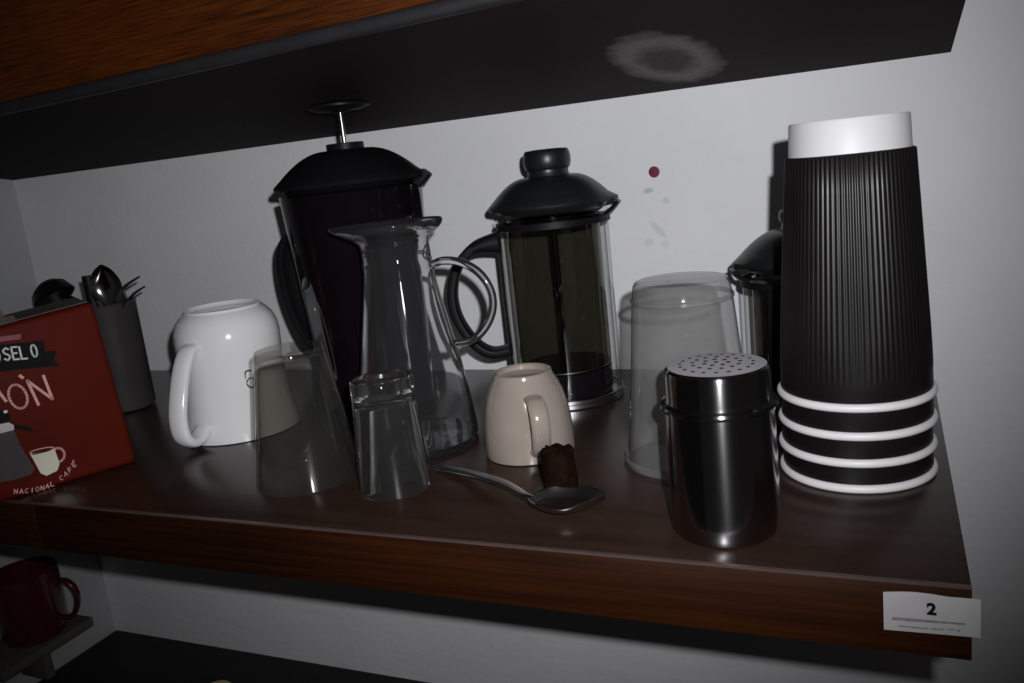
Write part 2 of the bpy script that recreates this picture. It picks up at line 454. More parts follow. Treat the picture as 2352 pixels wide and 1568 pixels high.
# big smoked press, plunger pulled up
p1 = thing('french_press', 'large black-smoked french press with raised plunger, tallest behind the glass carafe', 'french press', (-0.444, 0.225, 0))
body = [(0, 0.0015), (0.044, 0.0), (0.0468, 0.002), (0.0472, 0.006)]
for k in range(1, 13):
    z = 0.006+0.190*k/12; body.append((0.0472+0.0672*(z-0.006), z))
body += [(0.0592, 0.1965), (0.0575, 0.1965), (0.0445, 0.008), (0, 0.006)]
lathe('beaker', body, M_SMOKE, p1, 96)['label'] = 'dark smoked beaker narrowing to the base'
lathe('base_ring', [(0.0474, 0.0005), (0.0485, 0.001), (0.0492, 0.011), (0.0480, 0.0115), (0.0474, 0.011)], M_BLACK, p1, 72, closed=True)
press_lid(p1, 0.0634, 0.2022, 0.0275, 0.019, M_BLACK, 0.25, 0.003)
sweep('spout', [(0.0560, 0.014, 0.1960), (0.0610, 0.0153, 0.2000), (0.0650, 0.0163, 0.2045)], 0.016, 0.009, (-0.25, 0.97, 0), M_BLACK, p1, 12, 3, 4)
lathe('collar', [(0, 0.2285), (0.0150, 0.2285), (0.0156, 0.229), (0.0156, 0.2345), (0.015, 0.235), (0.003, 0.235), (0, 0.235)], M_BLACK, p1, 48)
lathe('plunger_rod', [(0, 0.234), (0.0021, 0.234), (0.0021, 0.2625), (0, 0.2625)], M_CHROME, p1, 20)
lathe('knob', [(0, 0.2598), (0.006, 0.2598), (0.008, 0.2610), (0.020, 0.2618), (0.0255, 0.2640), (0.0255, 0.2656), (0.021, 0.2680), (0.010, 0.2690), (0, 0.2692)], M_BLACK, p1, 48)
band_handle(p1, [(0.056, 0.162), (0.064, 0.162), (0.0715, 0.152), (0.0745, 0.134), (0.0735, 0.112), (0.068, 0.088), (0.060, 0.070), (0.0490, 0.060)], math.radians(186), 0.024, 0.008, M_BLACK)

def small_press(label, loc, s, lid_r, lid_z, dome, knob_r, knob_z, handle_ang, spout_ang, strap_ang):
    """clear beaker with brown-smoked liner, black lid, black frame with handle"""
    t = thing('french_press', label, 'french press', loc)
    rb = 0.0463*s; zt = lid_z-0.008
    lathe('beaker', [(0, 0.0045), (rb-0.004, 0.0045), (rb-0.0005, 0.008), (rb, 0.013), (rb, zt-0.004), (rb+0.0012, zt)], M_CLEAR, t, 96)
    rl = rb-0.0072
    lathe('stained_liner', [(0, 0.030), (rl, 0.030), (rl, zt-0.003), (rl-0.003, zt-0.002)], M_LINER, t, 80)['label'] = 'brown smoked inner wall'
    lathe('base', [(0, 0.0), (rb+0.0004, 0.0), (rb+0.0016, 0.001), (rb+0.0016, 0.0042), (rb*0.6, 0.0042), (0, 0.0042)], M_STEELB, t, 80)
    lathe('base_band', [(rb+0.0002, 0.0045), (rb+0.001, 0.0046), (rb+0.001, 0.0075), (rb+0.0002, 0.0076)], M_STEELB, t, 80, closed=True)
    lathe('coffee_grounds', [(0, 0.006), (rl-0.001, 0.006), (rl, 0.010), (rl, 0.0275), (0, 0.0285)], M_BLACKG, t, 64)['label'] = 'dark filter and grounds at the bottom'
    lathe('filter', [(0, 0.0287), (rl-0.0006, 0.0287), (rl-0.0006, 0.0298), (0, 0.0298)], M_STEELB, t, 64)
    lathe('plunger_rod', [(0, 0.0299), (0.0028, 0.0299), (0.0028, lid_z), (0, lid_z)], M_BLACK, t, 20)
    press_lid(t, lid_r, lid_z, dome, knob_r*1.02, M_DKGREEN, spout_ang, 0.004)
    k0 = lid_z+dome
    kp = [(0, k0-0.002), (knob_r*0.95, k0-0.002), (knob_r*0.86, k0+0.002), (knob_r*0.86, k0+0.005)]
    kz = k0+0.005; h = knob_z+0.008-kz
    for q in range(9):
        a = -PI/2+PI*q/8
        kp.append((knob_r*0.86+knob_r*0.14*math.cos(a), kz+h/2+h/2*math.sin(a)))
    kp += [(knob_r*0.5, kz+h+0.0006), (0, kz+h+0.0002)]
    lathe('knob', kp, M_DKGREEN, t, 48)
    # frame: top band, strap on the handle side, handle
    fz = zt-0.015
    lathe('top_band', [(rb+0.0005, fz+0.006), (rb+0.0018, fz+0.006), (rb+0.0018, fz+0.0112), (rb+0.0005, fz+0.0112)], M_BLACK, t, 80, closed=True)
    c, sn = math.cos(strap_ang), math.sin(strap_ang)
    sweep('frame_strap', [((rb+0.0016)*c, (rb+0.0016)*sn, 0.0078), ((rb+0.0016)*c, (rb+0.0016)*sn, fz*0.5), ((rb+0.0016)*c, (rb+0.0016)*sn, fz+0.0058)], 0.010, 0.002, (-sn, c, 0), M_BLACK, t, 12, 4, 2)
    zA, zB = fz-0.004, 0.045*s
    dz = zA-zB
    band_handle(t, [(rb+0.001, zA), (rb+0.022, zA-0.003), (rb+0.038, zA-dz*0.18), (rb+0.0455, zA-dz*0.42), (rb+0.0435, zA-dz*0.66), (rb+0.032, zA-dz*0.89), (rb+0.018, zB), (rb+0.001, zB+0.001)], handle_ang, 0.022, 0.0085, M_BLACK, 'handle', lambda t: (1, 1+1.3*max(0, 1-t/0.22)**1.5))
    # pouring spout with its ragged guard
    c, sn = math.cos(spout_ang), math.sin(spout_ang)
    sweep('spout', [((rb-0.001)*c, (rb-0.001)*sn, lid_z-0.012), ((rb+0.006)*c, (rb+0.006)*sn, lid_z-0.007), ((lid_r+0.004)*c, (lid_r+0.004)*sn, lid_z-0.002)], 0.016, 0.004, (-sn, c, 0), M_DKGREEN, t, 12, 2.5, 5)
    return t
small_press('brown-smoked french press with black lid and round handle, middle of the back row', (-0.289, 0.284, 0), 1.0, 0.0528, 0.1668, 0.0235, 0.0198, 0.2035, math.radians(199), math.radians(8), math.radians(192))
small_press('short black-lidded french press half hidden behind the black paper cups', (-0.094, 0.292, 0), 0.93, 0.0478, 0.1085, 0.024, 0.014, 0.139, math.radians(20), math.radians(206), math.radians(250))

# ------------------------------------------------------------------ glass carafe
ca = thing('carafe', 'empty clear glass carafe with flared lip and loop handle', 'carafe', (-0.3655, 0.1535, 0))
outer = [(0.0440, 0.0), (0.0454, 0.0025), (0.0450, 0.012), (0.0425, 0.035), (0.0386, 0.062), (0.0342, 0.088), (0.0298, 0.112), (0.0268, 0.130), (0.0258, 0.139),
         (0.0264, 0.1415), (0.0257, 0.144), (0.0256, 0.153), (0.0266, 0.1580), (0.0300, 0.1610), (0.0340, 0.1640), (0.0368, 0.1672), (0.0376, 0.1700)]
inner = [(0.0370, 0.1712), (0.0358, 0.1700), (0.0330, 0.1668), (0.0290, 0.1635), (0.0250, 0.1600), (0.0238, 0.1540), (0.0236, 0.139), (0.0248, 0.130), (0.0278, 0.112),
         (0.0322, 0.088), (0.0366, 0.062), (0.0405, 0.035), (0.0428, 0.012), (0.0416, 0.006), (0.030, 0.0045)]
def crf(r, z, a):
    d = math.atan2(math.sin(a-math.radians(196)), math.cos(a-math.radians(196)))
    f = max(0, min(1, (z-0.156)/0.012))
    return r+0.011*f*f*math.exp(-(d/0.42)**2)
lathe('body', [(0, 0.0005), (0.036, 0.0005)]+outer+inner+[(0, 0.0040)], M_GLASS, ca, 96, crf, 60)
ang = math.radians(9)
sweep('handle', [((r)*math.cos(ang), r*math.sin(ang), z) for r, z in ((0.0262, 0.137), (0.036, 0.1400), (0.050, 0.1375), (0.0625, 0.129), (0.0695, 0.116), (0.0695, 0.102), (0.0620, 0.088), (0.0500, 0.0790), (0.0370, 0.0775))],
      0.0062, 0.0062, (-math.sin(ang), math.cos(ang), 0), M_GLASS, ca, 14, 2.0, 8)

# ------------------------------------------------------------------ upside-down glasses
tu = lathe('tumbler', [(0, 0.0955), (0.0215, 0.0952), (0.0236, 0.0955), (0.0242, 0.0940), (0.0246, 0.0900), (0.0375, 0.0012), (0.0370, 0.0002), (0.0360, 0.0002), (0.0355, 0.001),
                       (0.0236, 0.0840), (0.0215, 0.0862), (0, 0.0868)], M_THIN, None, 96, None, 50, (-0.4152, 0.0768, 0))
tag(tu, 'plain clear tumbler upside down on the shelf in front of the white mug', 'glass')
def facet(r, z, a):
    return r*(1-0.012*(0.5+0.5*math.cos(8*a))) if z > 0.012 else r
sg = lathe('shot_glass', [(0, 0.0745), (0.010, 0.0742), (0.0175, 0.0765), (0.0200, 0.0770), (0.0209, 0.0755), (0.0211, 0.0640), (0.0243, 0.0012), (0.0239, 0.0002), (0.0228, 0.0002), (0.0224, 0.001),
                          (0.0190, 0.0590), (0.0165, 0.0625), (0.006, 0.0640), (0, 0.0640)], M_GREENG, None, 96, facet, 50, (-0.3375, 0.0680, 0))
tag(sg, 'small thick-based shot glass upside down at the end of the spoon', 'glass')

# ------------------------------------------------------------------ white mug, upside down
mg = thing('mug', 'large white mug turned upside down with its handle to the front', 'mug', (-0.5601, 0.1755, 0))
lathe('body', [(0.0485, 0.0004), (0.0500, 0.0008), (0.0502, 0.003), (0.0478, 0.014), (0.0452, 0.030), (0.0436, 0.048), (0.0432, 0.060), (0.0440, 0.073), (0.0446, 0.084), (0.0436, 0.093), (0.0405, 0.1005), (0.0360, 0.1060),
               (0.0330, 0.1085), (0.0325, 0.1105), (0.0312, 0.1108), (0.0300, 0.1090), (0.028, 0.1075), (0, 0.1072),
               ], M_MUG, mg, 96)
lathe('inside', [(0.0484, 0.0004), (0.0465, 0.001), (0.0435, 0.020), (0.0400, 0.055), (0.0400, 0.085), (0.030, 0.100), (0, 0.1015)], M_MUG, mg, 72)
ha = math.radians(271)
sweep('handle', [(r*math.cos(ha), r*math.sin(ha), z) for r, z in ((0.0420, 0.084), (0.0500, 0.0815), (0.0590, 0.0690), (0.0675, 0.0500), (0.0730, 0.0310), (0.0720, 0.0160), (0.0640, 0.0085), (0.0550, 0.0095), (0.0465, 0.0160))],
      0.0180, 0.0085, (-math.sin(ha), math.cos(ha), 0), M_MUG, mg, 14, 2.4, 8)
# small worn print on the side: an open hook over an open ring
def on_cyl(r, a, z): return Vector((r*math.cos(a), r*math.sin(a), z))
LV, LF = [], []
def addsweep(pts, w_, t_, side=(0, 0, 1)):
    V, F = geo_sweep(catmull(pts, 4), w_, t_, side, 6, 2.0)
    k = len(LV); LV.extend(V); LF.extend([tuple(i+k for i in f) for f in F])
def rm(z): return 0.0438 if z > 0.04 else 0.0445
la = -31.0
def pt(da, z): return on_cyl(0.0436+0.0007*max(0, (0.056-z)/0.012)**1.0, math.radians(la+da), z)
addsweep([pt(-5.0, 0.0525), pt(-4.4, 0.0575), pt(-1, 0.0588), pt(2.5, 0.0578)], 0.0015, 0.0007)
addsweep([pt(1.5, 0.0520), pt(-1.5, 0.0520), pt(-4.6, 0.0495), pt(-4.0, 0.0462), pt(-0.5, 0.0440), pt(3, 0.0452), pt(4.5, 0.0485), pt(2.5, 0.0515)], 0.0013, 0.0007)
addsweep([pt(-3.5, 0.0705), pt(0, 0.0712)], 0.0008, 0.0005)
link_mesh('logo_print', LV, LF, M_LOGO, mg)['label'] = 'small dark worn print'

# ------------------------------------------------------------------ beige cup, upside down
bc = thing('espresso_cup', 'small beige glazed cup turned upside down behind the spoon', 'cup', (-0.2703, 0.1454, 0))
lathe('body', [(0.0300, 0.0004), (0.0318, 0.0010), (0.0323, 0.004), (0.0321, 0.014), (0.0314, 0.025), (0.0300, 0.035), (0.0276, 0.0445), (0.0245, 0.0520), (0.0222, 0.0560), (0.0212, 0.0585),
               (0.0208, 0.0605), (0.0198, 0.0608), (0.0182, 0.0598), (0.0172, 0.0568), (0, 0.0562)], M_BEIGE, bc, 80)
lathe('inside', [(0.0300, 0.0004), (0.0288, 0.001), (0.0275, 0.030), (0.020, 0.050), (0, 0.054)], M_BEIGE, bc, 64)
ha = math.radians(-56)
sweep('handle', [(r*math.cos(ha), r*math.sin(ha), z) for r, z in ((0.0285, 0.047), (0.0385, 0.0470), (0.0455, 0.0410), (0.0480, 0.0300), (0.0450, 0.0190), (0.0385, 0.0115), (0.0315, 0.0100))],
      0.0130, 0.0055, (-math.sin(ha), math.cos(ha), 0), M_BEIGE, bc, 12, 2.3, 7)

# ------------------------------------------------------------------ hazy jar, upside down
ja = thing('jar', 'hazy clear plastic jar upside down behind the steel shaker', 'jar', (-0.1535, 0.1465, 0))
lathe('wall', [(0.0418, 0.0040), (0.0415, 0.012), (0.0395, 0.030), (0.0355, 0.070), (0.0325, 0.1050), (0.0318, 0.1085), (0.0322, 0.1100), (0.0318, 0.1115), (0.0306, 0.1180), (0.0295, 0.1202), (0.0280, 0.1208), (0, 0.1208)], M_HAZE, ja, 96)
lathe('flange', [(0.0418, 0.0042), (0.0440, 0.0060), (0.0450, 0.0040), (0.0444, 0.0006), (0.0420, 0.0003), (0.0412, 0.002)], M_HAZE, ja, 96, closed=True)
lathe('ring', [(0.0317, 0.1072), (0.0330, 0.1080), (0.0330, 0.1098), (0.0317, 0.1106)], M_HAZE, ja, 96, closed=True)

# ------------------------------------------------------------------ steel shaker
sk = thing('shaker', 'polished steel cocoa shaker with perforated lid at the front edge', 'shaker', (-0.1142, 0.0420, 0))
lathe('body', [(0, 0.0003), (0.0245, 0.0003), (0.0268, 0.0015), (0.0283, 0.0050), (0.0288, 0.0120), (0.0286, 0.0500), (0.0282, 0.0660), (0.0280, 0.0690), (0, 0.0690)], M_TURN, sk, 96)
lid = lathe('lid', [(0.0284, 0.0692), (0.0302, 0.0700), (0.0306, 0.0714), (0.0300, 0.0728), (0.0276, 0.0738), (0.0273, 0.0760), (0.0273, 0.0875), (0.0266, 0.0905), (0.0254, 0.0915), (0.0240, 0.0914), (0.015, 0.0921), (0, 0.0924), ], M_TURN, sk, 96)
lathe('sieve_top', [(0.0250, 0.0917), (0.0235, 0.0918), (0.015, 0.0925), (0, 0.0928)], M_LIDSTEEL, lid, 80)['label'] = 'satin perforated top'
HV, HF = [], []
rings_ = [(1, 0.0), (7, 0.0062), (13, 0.0122), (19, 0.0185)]
for n_, R_ in rings_:
    for k in range(n_):
        a = 2*PI*k/max(n_, 1)+R_*300; x, y = R_*math.cos(a), R_*math.sin(a)
        z = 0.0928-0.0010*(R_/0.0235)**2+0.00008
        b0 = len(HV)
        for q in range(10):
            t = 2*PI*q/10; HV.append((x+0.0012*math.cos(t), y+0.0012*math.sin(t), z))
        for q in range(10):
            t = 2*PI*q/10; HV.append((x+0.0012*math.cos(t), y+0.0012*math.sin(t), z-0.0006))
        HF.append(tuple(range(b0, b0+10)))
        for q in range(10): HF.append((b0+q, b0+(q+1) % 10, b0+10+(q+1) % 10, b0+10+q))
h = link_mesh('perforations', HV, HF, M_INK, lid, None); h['kind'] = 'stuff'; h['label'] = 'small dark round holes'

# ------------------------------------------------------------------ stack of black ripple cups
CUPX, CUPY = -0.0512, 0.1414
ordinal = ['lowest black ripple paper cup standing on the shelf, only its rim showing', 'second black ripple paper cup from the bottom of the upside-down stack',
           'third black ripple paper cup from the bottom of the upside-down stack', 'topmost black ripple paper cup, whole ribbed side and white base showing']
RZ = [0.0026, 0.0180, 0.0340, 0.0506]
Hc = 0.2085-0.0506
NR = 84
def make_cup():
    t = thing('paper_cup', ordinal[3], 'paper cup', (CUPX, CUPY, RZ[3]), 0, 'stacked black paper cups')
    wall = [(0.0420, 0.0), (0.0415, 0.010), (0.0330, Hc-0.018), (0.0322, Hc-0.001), (0.0316, Hc), (0.0306, Hc-0.0005), (0.0304, Hc-0.008), (0, Hc-0.0085)]
    lathe('cup_wall', wall, M_PAPER, t, 96)
    lathe('rim', [(0.0450+0.0027*math.cos(q*PI/6)-0.0027, 0.0026*math.sin(q*PI/6)) for q in range(12)], M_RIM, t, 96, closed=True)
    def rp(r, z, a):
        return r+0.00055*abs(math.cos(a*NR/2))**1.5*(min(1, max(0, (z-0.014)/0.006)) if z < Hc-0.0185 else 0.2)
    prof = [(0.0424, 0.0020), (0.0427, 0.0030), (0.0424, 0.0120)]+[(0.0424-(0.0424-0.0345)*k/6, 0.0160+(Hc-0.0356)*k/6) for k in range(7)]+[(0.0340, Hc-0.0190), (0.0331, Hc-0.0186)]
    lathe('ripple_sleeve', prof, M_SLEEVE, t, NR*6, rp, 60)['label'] = 'black card sleeve with fine vertical ribs'
    return t
def dup(root, loc, label):
    r = root.copy(); COL.objects.link(r); r.location = loc; r['label'] = label
    for ch in list(root.children):
        c = ch.copy(); COL.objects.link(c); c.parent = r
    return r
cup = make_cup()
for k in range(3):
    dup(cup, (CUPX+random.uniform(-.0004, .0004), CUPY, RZ[k]), ordinal[k])

# ------------------------------------------------------------------ spoon and brown stub
spn = thing('spoon', 'steel spoon lying on the shelf below the beige cup', 'spoon', (-0.2060, 0.0445, 0), math.radians(12))
nu, nv = 22, 14
V, F = [], []
def bowl(u, v, lift):
    # u 0..1 along the bowl, v -1..1 across; egg-shaped outline, deepest towards the middle
    x = -0.023+0.046*u
    wv = 0.0160*math.sin(PI*min(1, u**0.85))**0.62
    y = v*wv
    e = 1-(v*v*0.9+((u-0.5)*2)**2*0.75)
    z = 0.0088-0.0080*max(0, min(1, e))**0.7+lift+0.0018*(1-u)+0.0035*u*u
    return (x, y, z)
for lift in (0.0004, 0.0013):
    for i in range(nu+1):
        for j in range(nv+1): V.append(bowl(i/nu*0.994+0.003, -1+2*j/nv, lift))
st = (nu+1)*(nv+1)
for L_ in (0, 1):
    for i in range(nu):
        for j in range(nv):
            a = L_*st+i*(nv+1)+j; F.append((a, a+1, a+nv+2, a+nv+1))
edge_ = [i*(nv+1) for i in range(nu+1)]+[nu*(nv+1)+j for j in range(1, nv+1)]+[i*(nv+1)+nv for i in range(nu-1, -1, -1)]+[j for j in range(nv-1, 0, -1)]
for a, b in zip(edge_, edge_[1:]+edge_[:1]): F.append((a, b, b+st, a+st))
link_mesh('bowl', V, F, M_SPOON, spn, 60)
# handle runs back to the left, narrow at the neck, wider at its end
rzs = math.radians(12)
def loc_sp(x, y, z):
    dx, dy = x+0.2060, y-0.0445; c, s = math.cos(-rzs), math.sin(-rzs)
    return (dx*c-dy*s, dx*s+dy*c, z)
sweep('handle', [loc_sp(-0.2265, 0.0412, 0.0106), loc_sp(-0.2330, 0.0440, 0.0114), loc_sp(-0.2520, 0.0590, 0.0110), loc_sp(-0.2760, 0.0755, 0.0082), loc_sp(-0.3000, 0.0912, 0.0042), loc_sp(-0.3215, 0.1020, 0.0016)],
      0.0095, 0.0022, (0.44, 0.9, 0), M_SPOON, spn, 12, 2.5, 6, lambda t: (0.55+0.55*t, 1.0))
SV, SF = geo_lathe([(0, 0.0002), (0.0100, 0.0002), (0.0106, 0.002), (0.0108, 0.012), (0.0104, 0.022), (0.0100, 0.0285), (0.0088, 0.0302), (0, 0.0296)], 28)
SV = [(x*(1+random.uniform(-.05, .05)), y*(1+random.uniform(-.05, .05)), z+(random.uniform(-.0012, .0018) if z > 0.02 else 0)) for x, y, z in SV]
stub = link_mesh('cork_stub', SV, SF, M_STUB, None, 25, (-0.2200, 0.0725, 0))
tag(stub, 'rough dark brown cork-like stub standing between spoon and beige cup', 'cork')

# ------------------------------------------------------------------ red carton
B0 = Vector((-0.592, 0.0844, 0)); U = Vector((0.438, 0.899, 0)); N = Vector((0.899, -0.438, 0))
rzb = math.atan2(U.y, U.x)
bx = thing('carton', 'red carton with white lettering and a printed cup, cut off by the frame', 'box', tuple(B0), rzb)
# local frame: x along the front face (0 at its right end), -y out of the face
W_, Dp = 0.150, 0.052
bot = [(-W_, 0, 0), (0, 0, 0), (0, Dp, 0), (-W_, Dp, 0)]
top = [(-W_+0.004, 0.000, 0.1225), (-0.0075, 0.000, 0.1345), (-0.0075, Dp-0.004, 0.1345), (-W_+0.004, Dp-0.004, 0.1225)]
hexa('carton_body', bot, top, M_RED, bx, 0.0045)
hexa('top_flap', [(-W_+0.006, 0.0045, 0.1228), (-0.011, 0.0045, 0.1347), (-0.011, Dp-0.007, 0.1347), (-W_+0.006, Dp-0.007, 0.1228)],
     [(-W_+0.006, 0.0045, 0.1236), (-0.011, 0.0045, 0.1355), (-0.011, Dp-0.007, 0.1362), (-W_+0.006, Dp-0.007, 0.1250)], M_KRAFT, bx)['label'] = 'dark brown board top'
for (x0, y0, z0, x1, y1, z1) in ((-0.092, 0.004, 0.1290, -0.060, 0.012, 0.1345), (-0.100, 0.012, 0.1300, -0.066, 0.020, 0.1400)):
    hexa('torn_flap', [(x0, y0, z0-0.002), (x1, y0, z0), (x1, y0+0.002, z0), (x0, y0+0.002, z0-0.002)],
         [(x0, y0+0.003, z1-0.003), (x1-0.002, y0+0.004, z1), (x1-0.002, y0+0.005, z1), (x0, y0+0.005, z1-0.002)], M_KRAFT, bx)

def decal(name, polys, m, d0, d1, parent=bx):
    """flat print on the carton face: polygons of (a, z) in mm, standing d0..d1 mm proud"""
    V, F = [], []
    for poly in polys:
        k = len(V); n = len(poly)
        for d in (d0, d1):
            for a, z in poly: V.append((a/1000, -d/1000, z/1000))
        F.append(tuple(range(k+n, k+2*n)))
        for i in range(n): F.append((k+i, k+(i+1) % n, k+n+(i+1) % n, k+n+i))
    return link_mesh(name, V, F, m, parent, None)

def stroke(pts, wd):
    """thick polyline as quads with overlapping joints (mm)"""
    out = []
    for (x0, y0), (x1, y1) in zip(pts, pts[1:]):
        l = math.hypot(x1-x0, y1-y0) or 1; dx, dy = (x1-x0)/l, (y1-y0)/l; h_ = wd/2
        a0, b0, a1, b1 = x0-dx*h_*.7, y0-dy*h_*.7, x1+dx*h_*.7, y1+dy*h_*.7
        out.append([(a0-dy*h_, b0+dx*h_), (a0+dy*h_, b0-dx*h_), (a1+dy*h_, b1-dx*h_), (a1-dy*h_, b1+dx*h_)])
    return out
def arcpts(cx, cz, rx, rz, a0, a1, n=14, rot=0):
    P = []
    for k in range(n+1):
        a = math.radians(a0+(a1-a0)*k/n); x, y = rx*math.cos(a), rz*math.sin(a)
        c, s = math.cos(math.radians(rot)), math.sin(math.radians(rot))
        P.append((cx+x*c-y*s, cz+x*s+y*c))
    return P

# black ribbon with the brand word, notched tail
decal('ribbon_print', [[(-98, 98.5), (-50, 92.5), (-47.0, 112.5), (-98, 118)], [(-50.5, 92.6), (-40.5, 91.0), (-43.5, 97), (-40.0, 102.8), (-48.5, 104.5)]], M_INK, 0.02, 0.10)['label'] = 'black ribbon with notched end'
decal('small_print', [[(-98, 119.5), (-62, 116.8), (-61, 120.5), (-98, 123)]], M_PURPLE, 0.02, 0.08)
# letters O S E L O, running down to the right like the ribbon
def letter(ch, cx, cz, hgt, wd, sl=-0.10):
    x0, x1, z0, z1 = -wd/2, wd/2, -hgt/2, hgt/2
    if ch == 'O': P = [arcpts(0, 0, wd/2, hgt/2, 0, 360, 16)]
    elif ch == 'S': P = [[(x1, z1*.75), (0.1*wd, z1), (x0, z1*.62), (x0*.7, z1*.18), (x1*.75, z0*.2), (x1, z0*.6), (0, z0), (x0, z0*.75)]]
    elif ch == 'E': P = [[(x1, z1), (x0, z1), (x0, z0), (x1, z0)], [(x0, 0), (x1*.6, 0)]]
    elif ch == 'L': P = [[(x0, z1), (x0, z0), (x1, z0)]]
    elif ch == 'N': P = [[(x0, z0), (x0, z1), (x1, z0), (x1, z1)]]
    elif ch == 'A': P = [[(x0, z0), (0, z1), (x1, z0)], [(x0*.6, z0*.25), (x1*.6, z0*.25)]]
    elif ch == 'C': P = [arcpts(0, 0, wd/2, hgt/2, 50, 310, 12)]
    elif ch == 'F': P = [[(x1, z1), (x0, z1), (x0, z0)], [(x0, 0), (x1*.6, 0)]]
    elif ch == 'I': P = [[(0, z1), (0, z0)]]
    else: P = [[(x0, z0), (x0, z1), (x1, z1), (x1, 0), (x0, 0), (x1, z0)]]
    return [[(cx+x, cz+z+sl*x) for x, z in p] for p in P]
def word(txt, pos, hgt, wd, stw, rots=None, sl=-0.1):
    polys = []
    for i, ch in enumerate(txt):
        for p in letter(ch, pos[i][0], pos[i][1], hgt, wd, sl):
            if rots:
                c, s = math.cos(rots[i]), math.sin(rots[i]); cx, cz = pos[i]
                p = [(cx+(x-cx)*c-(z-cz)*s, cz+(x-cx)*s+(z-cz)*c) for x, z in p]
            polys += stroke(p, stw)
    return polys
decal('ribbon_lettering', word('OSELO', [(-79.5, 108.6), (-73.2, 108.0), (-67.6, 107.4), (-62.4, 106.6), (-55.2, 106.4)], 9.2, 3.6, 1.25, None, -0.12), M_LETTER, 0.10, 0.16)['label'] = 'off-white ribbon lettering'
# handwritten ION with an accent
hand = stroke([(-86.5, 90), (-80.5, 74.0)], 2.0)
hand += stroke(arcpts(-72.3, 75.3, 5.7, 9.3, 0, 360, 22, 8), 1.7)
hand += stroke([(-67.9, 90.2), (-66.6, 88.4)], 2.2)
hand += stroke([(-60.4, 65.8), (-64.0, 85.4), (-50.4, 67.6), (-52.8, 86.4)], 2.0)
decal('handwritten_lettering', hand, M_PINK, 0.02, 0.12)['label'] = 'pink handwritten capitals'
# printed coffee cup
decal('cup_print', [[(-73.3, 30.5), (-56.6, 29.2), (-55.4, 17.2), (-58.2, 12.2), (-66.0, 10.6), (-69.4, 13.8)]], M_CREAM, 0.02, 0.10)['label'] = 'cream printed coffee cup'
decal('cup_rim_print', stroke(arcpts(-65.0, 30.8, 8.4, 1.6, 0, 360, 18, -4), 0.8)+stroke(arcpts(-55.4, 24.0, 4.6, 5.4, -75, 105, 12, -4), 1.7), M_PINK, 0.10, 0.15)
decal('cup_shadow_print', [[(-72.4, 30.3), (-57.2, 29.4), (-63, 28.9), (-71.5, 29.2)]], M_INK, 0.15, 0.18)
# printed moka pot, cut by the frame
decal('pot_print', [[(-98, 52), (-79.8, 51.0), (-78.5, 40), (-72.6, 19.0), (-75.5, 15.2), (-86, 14.4), (-98, 16)]], M_GREYP, 0.02, 0.09)['label'] = 'grey printed coffee pot'
decal('pot_band_print', [[(-98, 58.8), (-82, 58.0), (-79.2, 55.0), (-79.8, 51.5), (-98, 51.5)]], M_LGREYP, 0.09, 0.13)
decal('pot_knob_print', [[(-98, 67.0), (-84, 68.2), (-79.8, 63.0), (-80.8, 59.0), (-98, 59.4)], [(-79.4, 56.0), (-69.5, 50.5), (-66.5, 45.6), (-71, 48.0), (-79.2, 52.6)]], M_INK, 0.03, 0.12)
lp = decal('pot_glint_print', [arcpts(-82.4, 66.4, 1.5, 1.2, 0, 360, 8)], M_LETTER, 0.12, 0.16)
txt = 'NACIONAL CAFE'
pos, rots = [], []
for i, ch in enumerate(txt):
    t = i/(len(txt)-1); a = -88+42.0*t
    pos.append((a, 5.6-3.2*math.sin(PI*min(1, t*1.25))+(7.5*(t-.62)**2/.144 if t > .62 else 0))); rots.append(-0.22+1.0*max(0, t-.45))
keep = [i for i, c in enumerate(txt) if c != ' ']
ac = pos[-1]
decal('curved_small_print', stroke([(ac[0]-0.6, ac[1]+2.6), (ac[0]+0.5, ac[1]+3.6)], 0.6)+word([txt[i] for i in keep], [pos[i] for i in keep], 3.4, 2.1, 0.62, [rots[i] for i in keep], 0), M_PINK, 0.02, 0.07)['label'] = 'tiny pink curved lettering'

# ------------------------------------------------------------------ cutlery holder
HX, HY = -0.757, 0.225
hd = lathe('cutlery_holder', [(0, 0.001), (0.0275, 0.001), (0.0287, 0.003), (0.0287, 0.1085), (0.0295, 0.1095), (0.0287, 0.1105), (0.0277, 0.1095), (0.0275, 0.004), (0, 0.003)], M_HOLDER, None, 72, None, 40, (HX, HY, 0))
tag(hd, 'brushed steel cutlery holder standing behind the red carton', 'holder')
def cutlery_shaft(parent, tip, foot, wdt, m):
    sweep('handle', [foot, tuple((a+b)/2 for a, b in zip(foot, tip)), tip], wdt, 0.0022, (0.8, 0.55, 0), m, parent, 10, 2.5, 3)
# spoon: bowl up
s2 = thing('spoon', 'dark steel spoon standing bowl up in the cutlery holder', 'spoon', (HX, HY, 0))
V, F = [], []
cx, cyy, zb = 0.0120, -0.006, 0.1065
for lift in (0, 0.0009):
    for i in range(17):
        for j in range(11):
            u, v = i/16, -1+2*j/10
            wv = 0.0150*(math.sin(PI*max(0.004, min(0.996, u*0.93+0.07)))**0.6)
            e = max(0, 1-(v*v*0.85+(2*u-1)**2*0.8))
            X = v*wv; dpt = 0.006*e**0.7+lift
            V.append((cx+X*0.82-dpt*0.5, cyy+X*0.57+dpt*0.8, zb+0.043*u))
st = 17*11
for L_ in (0, 1):
    for i in range(16):
        for j in range(10):
            a = L_*st+i*11+j; F.append((a, a+1, a+12, a+11))
link_mesh('bowl', V, F, M_STEEL, s2, 60)
cutlery_shaft(s2, (0.0115, -0.004, 0.109), (0.010, 0.012, 0.006), 0.006, M_STEEL)
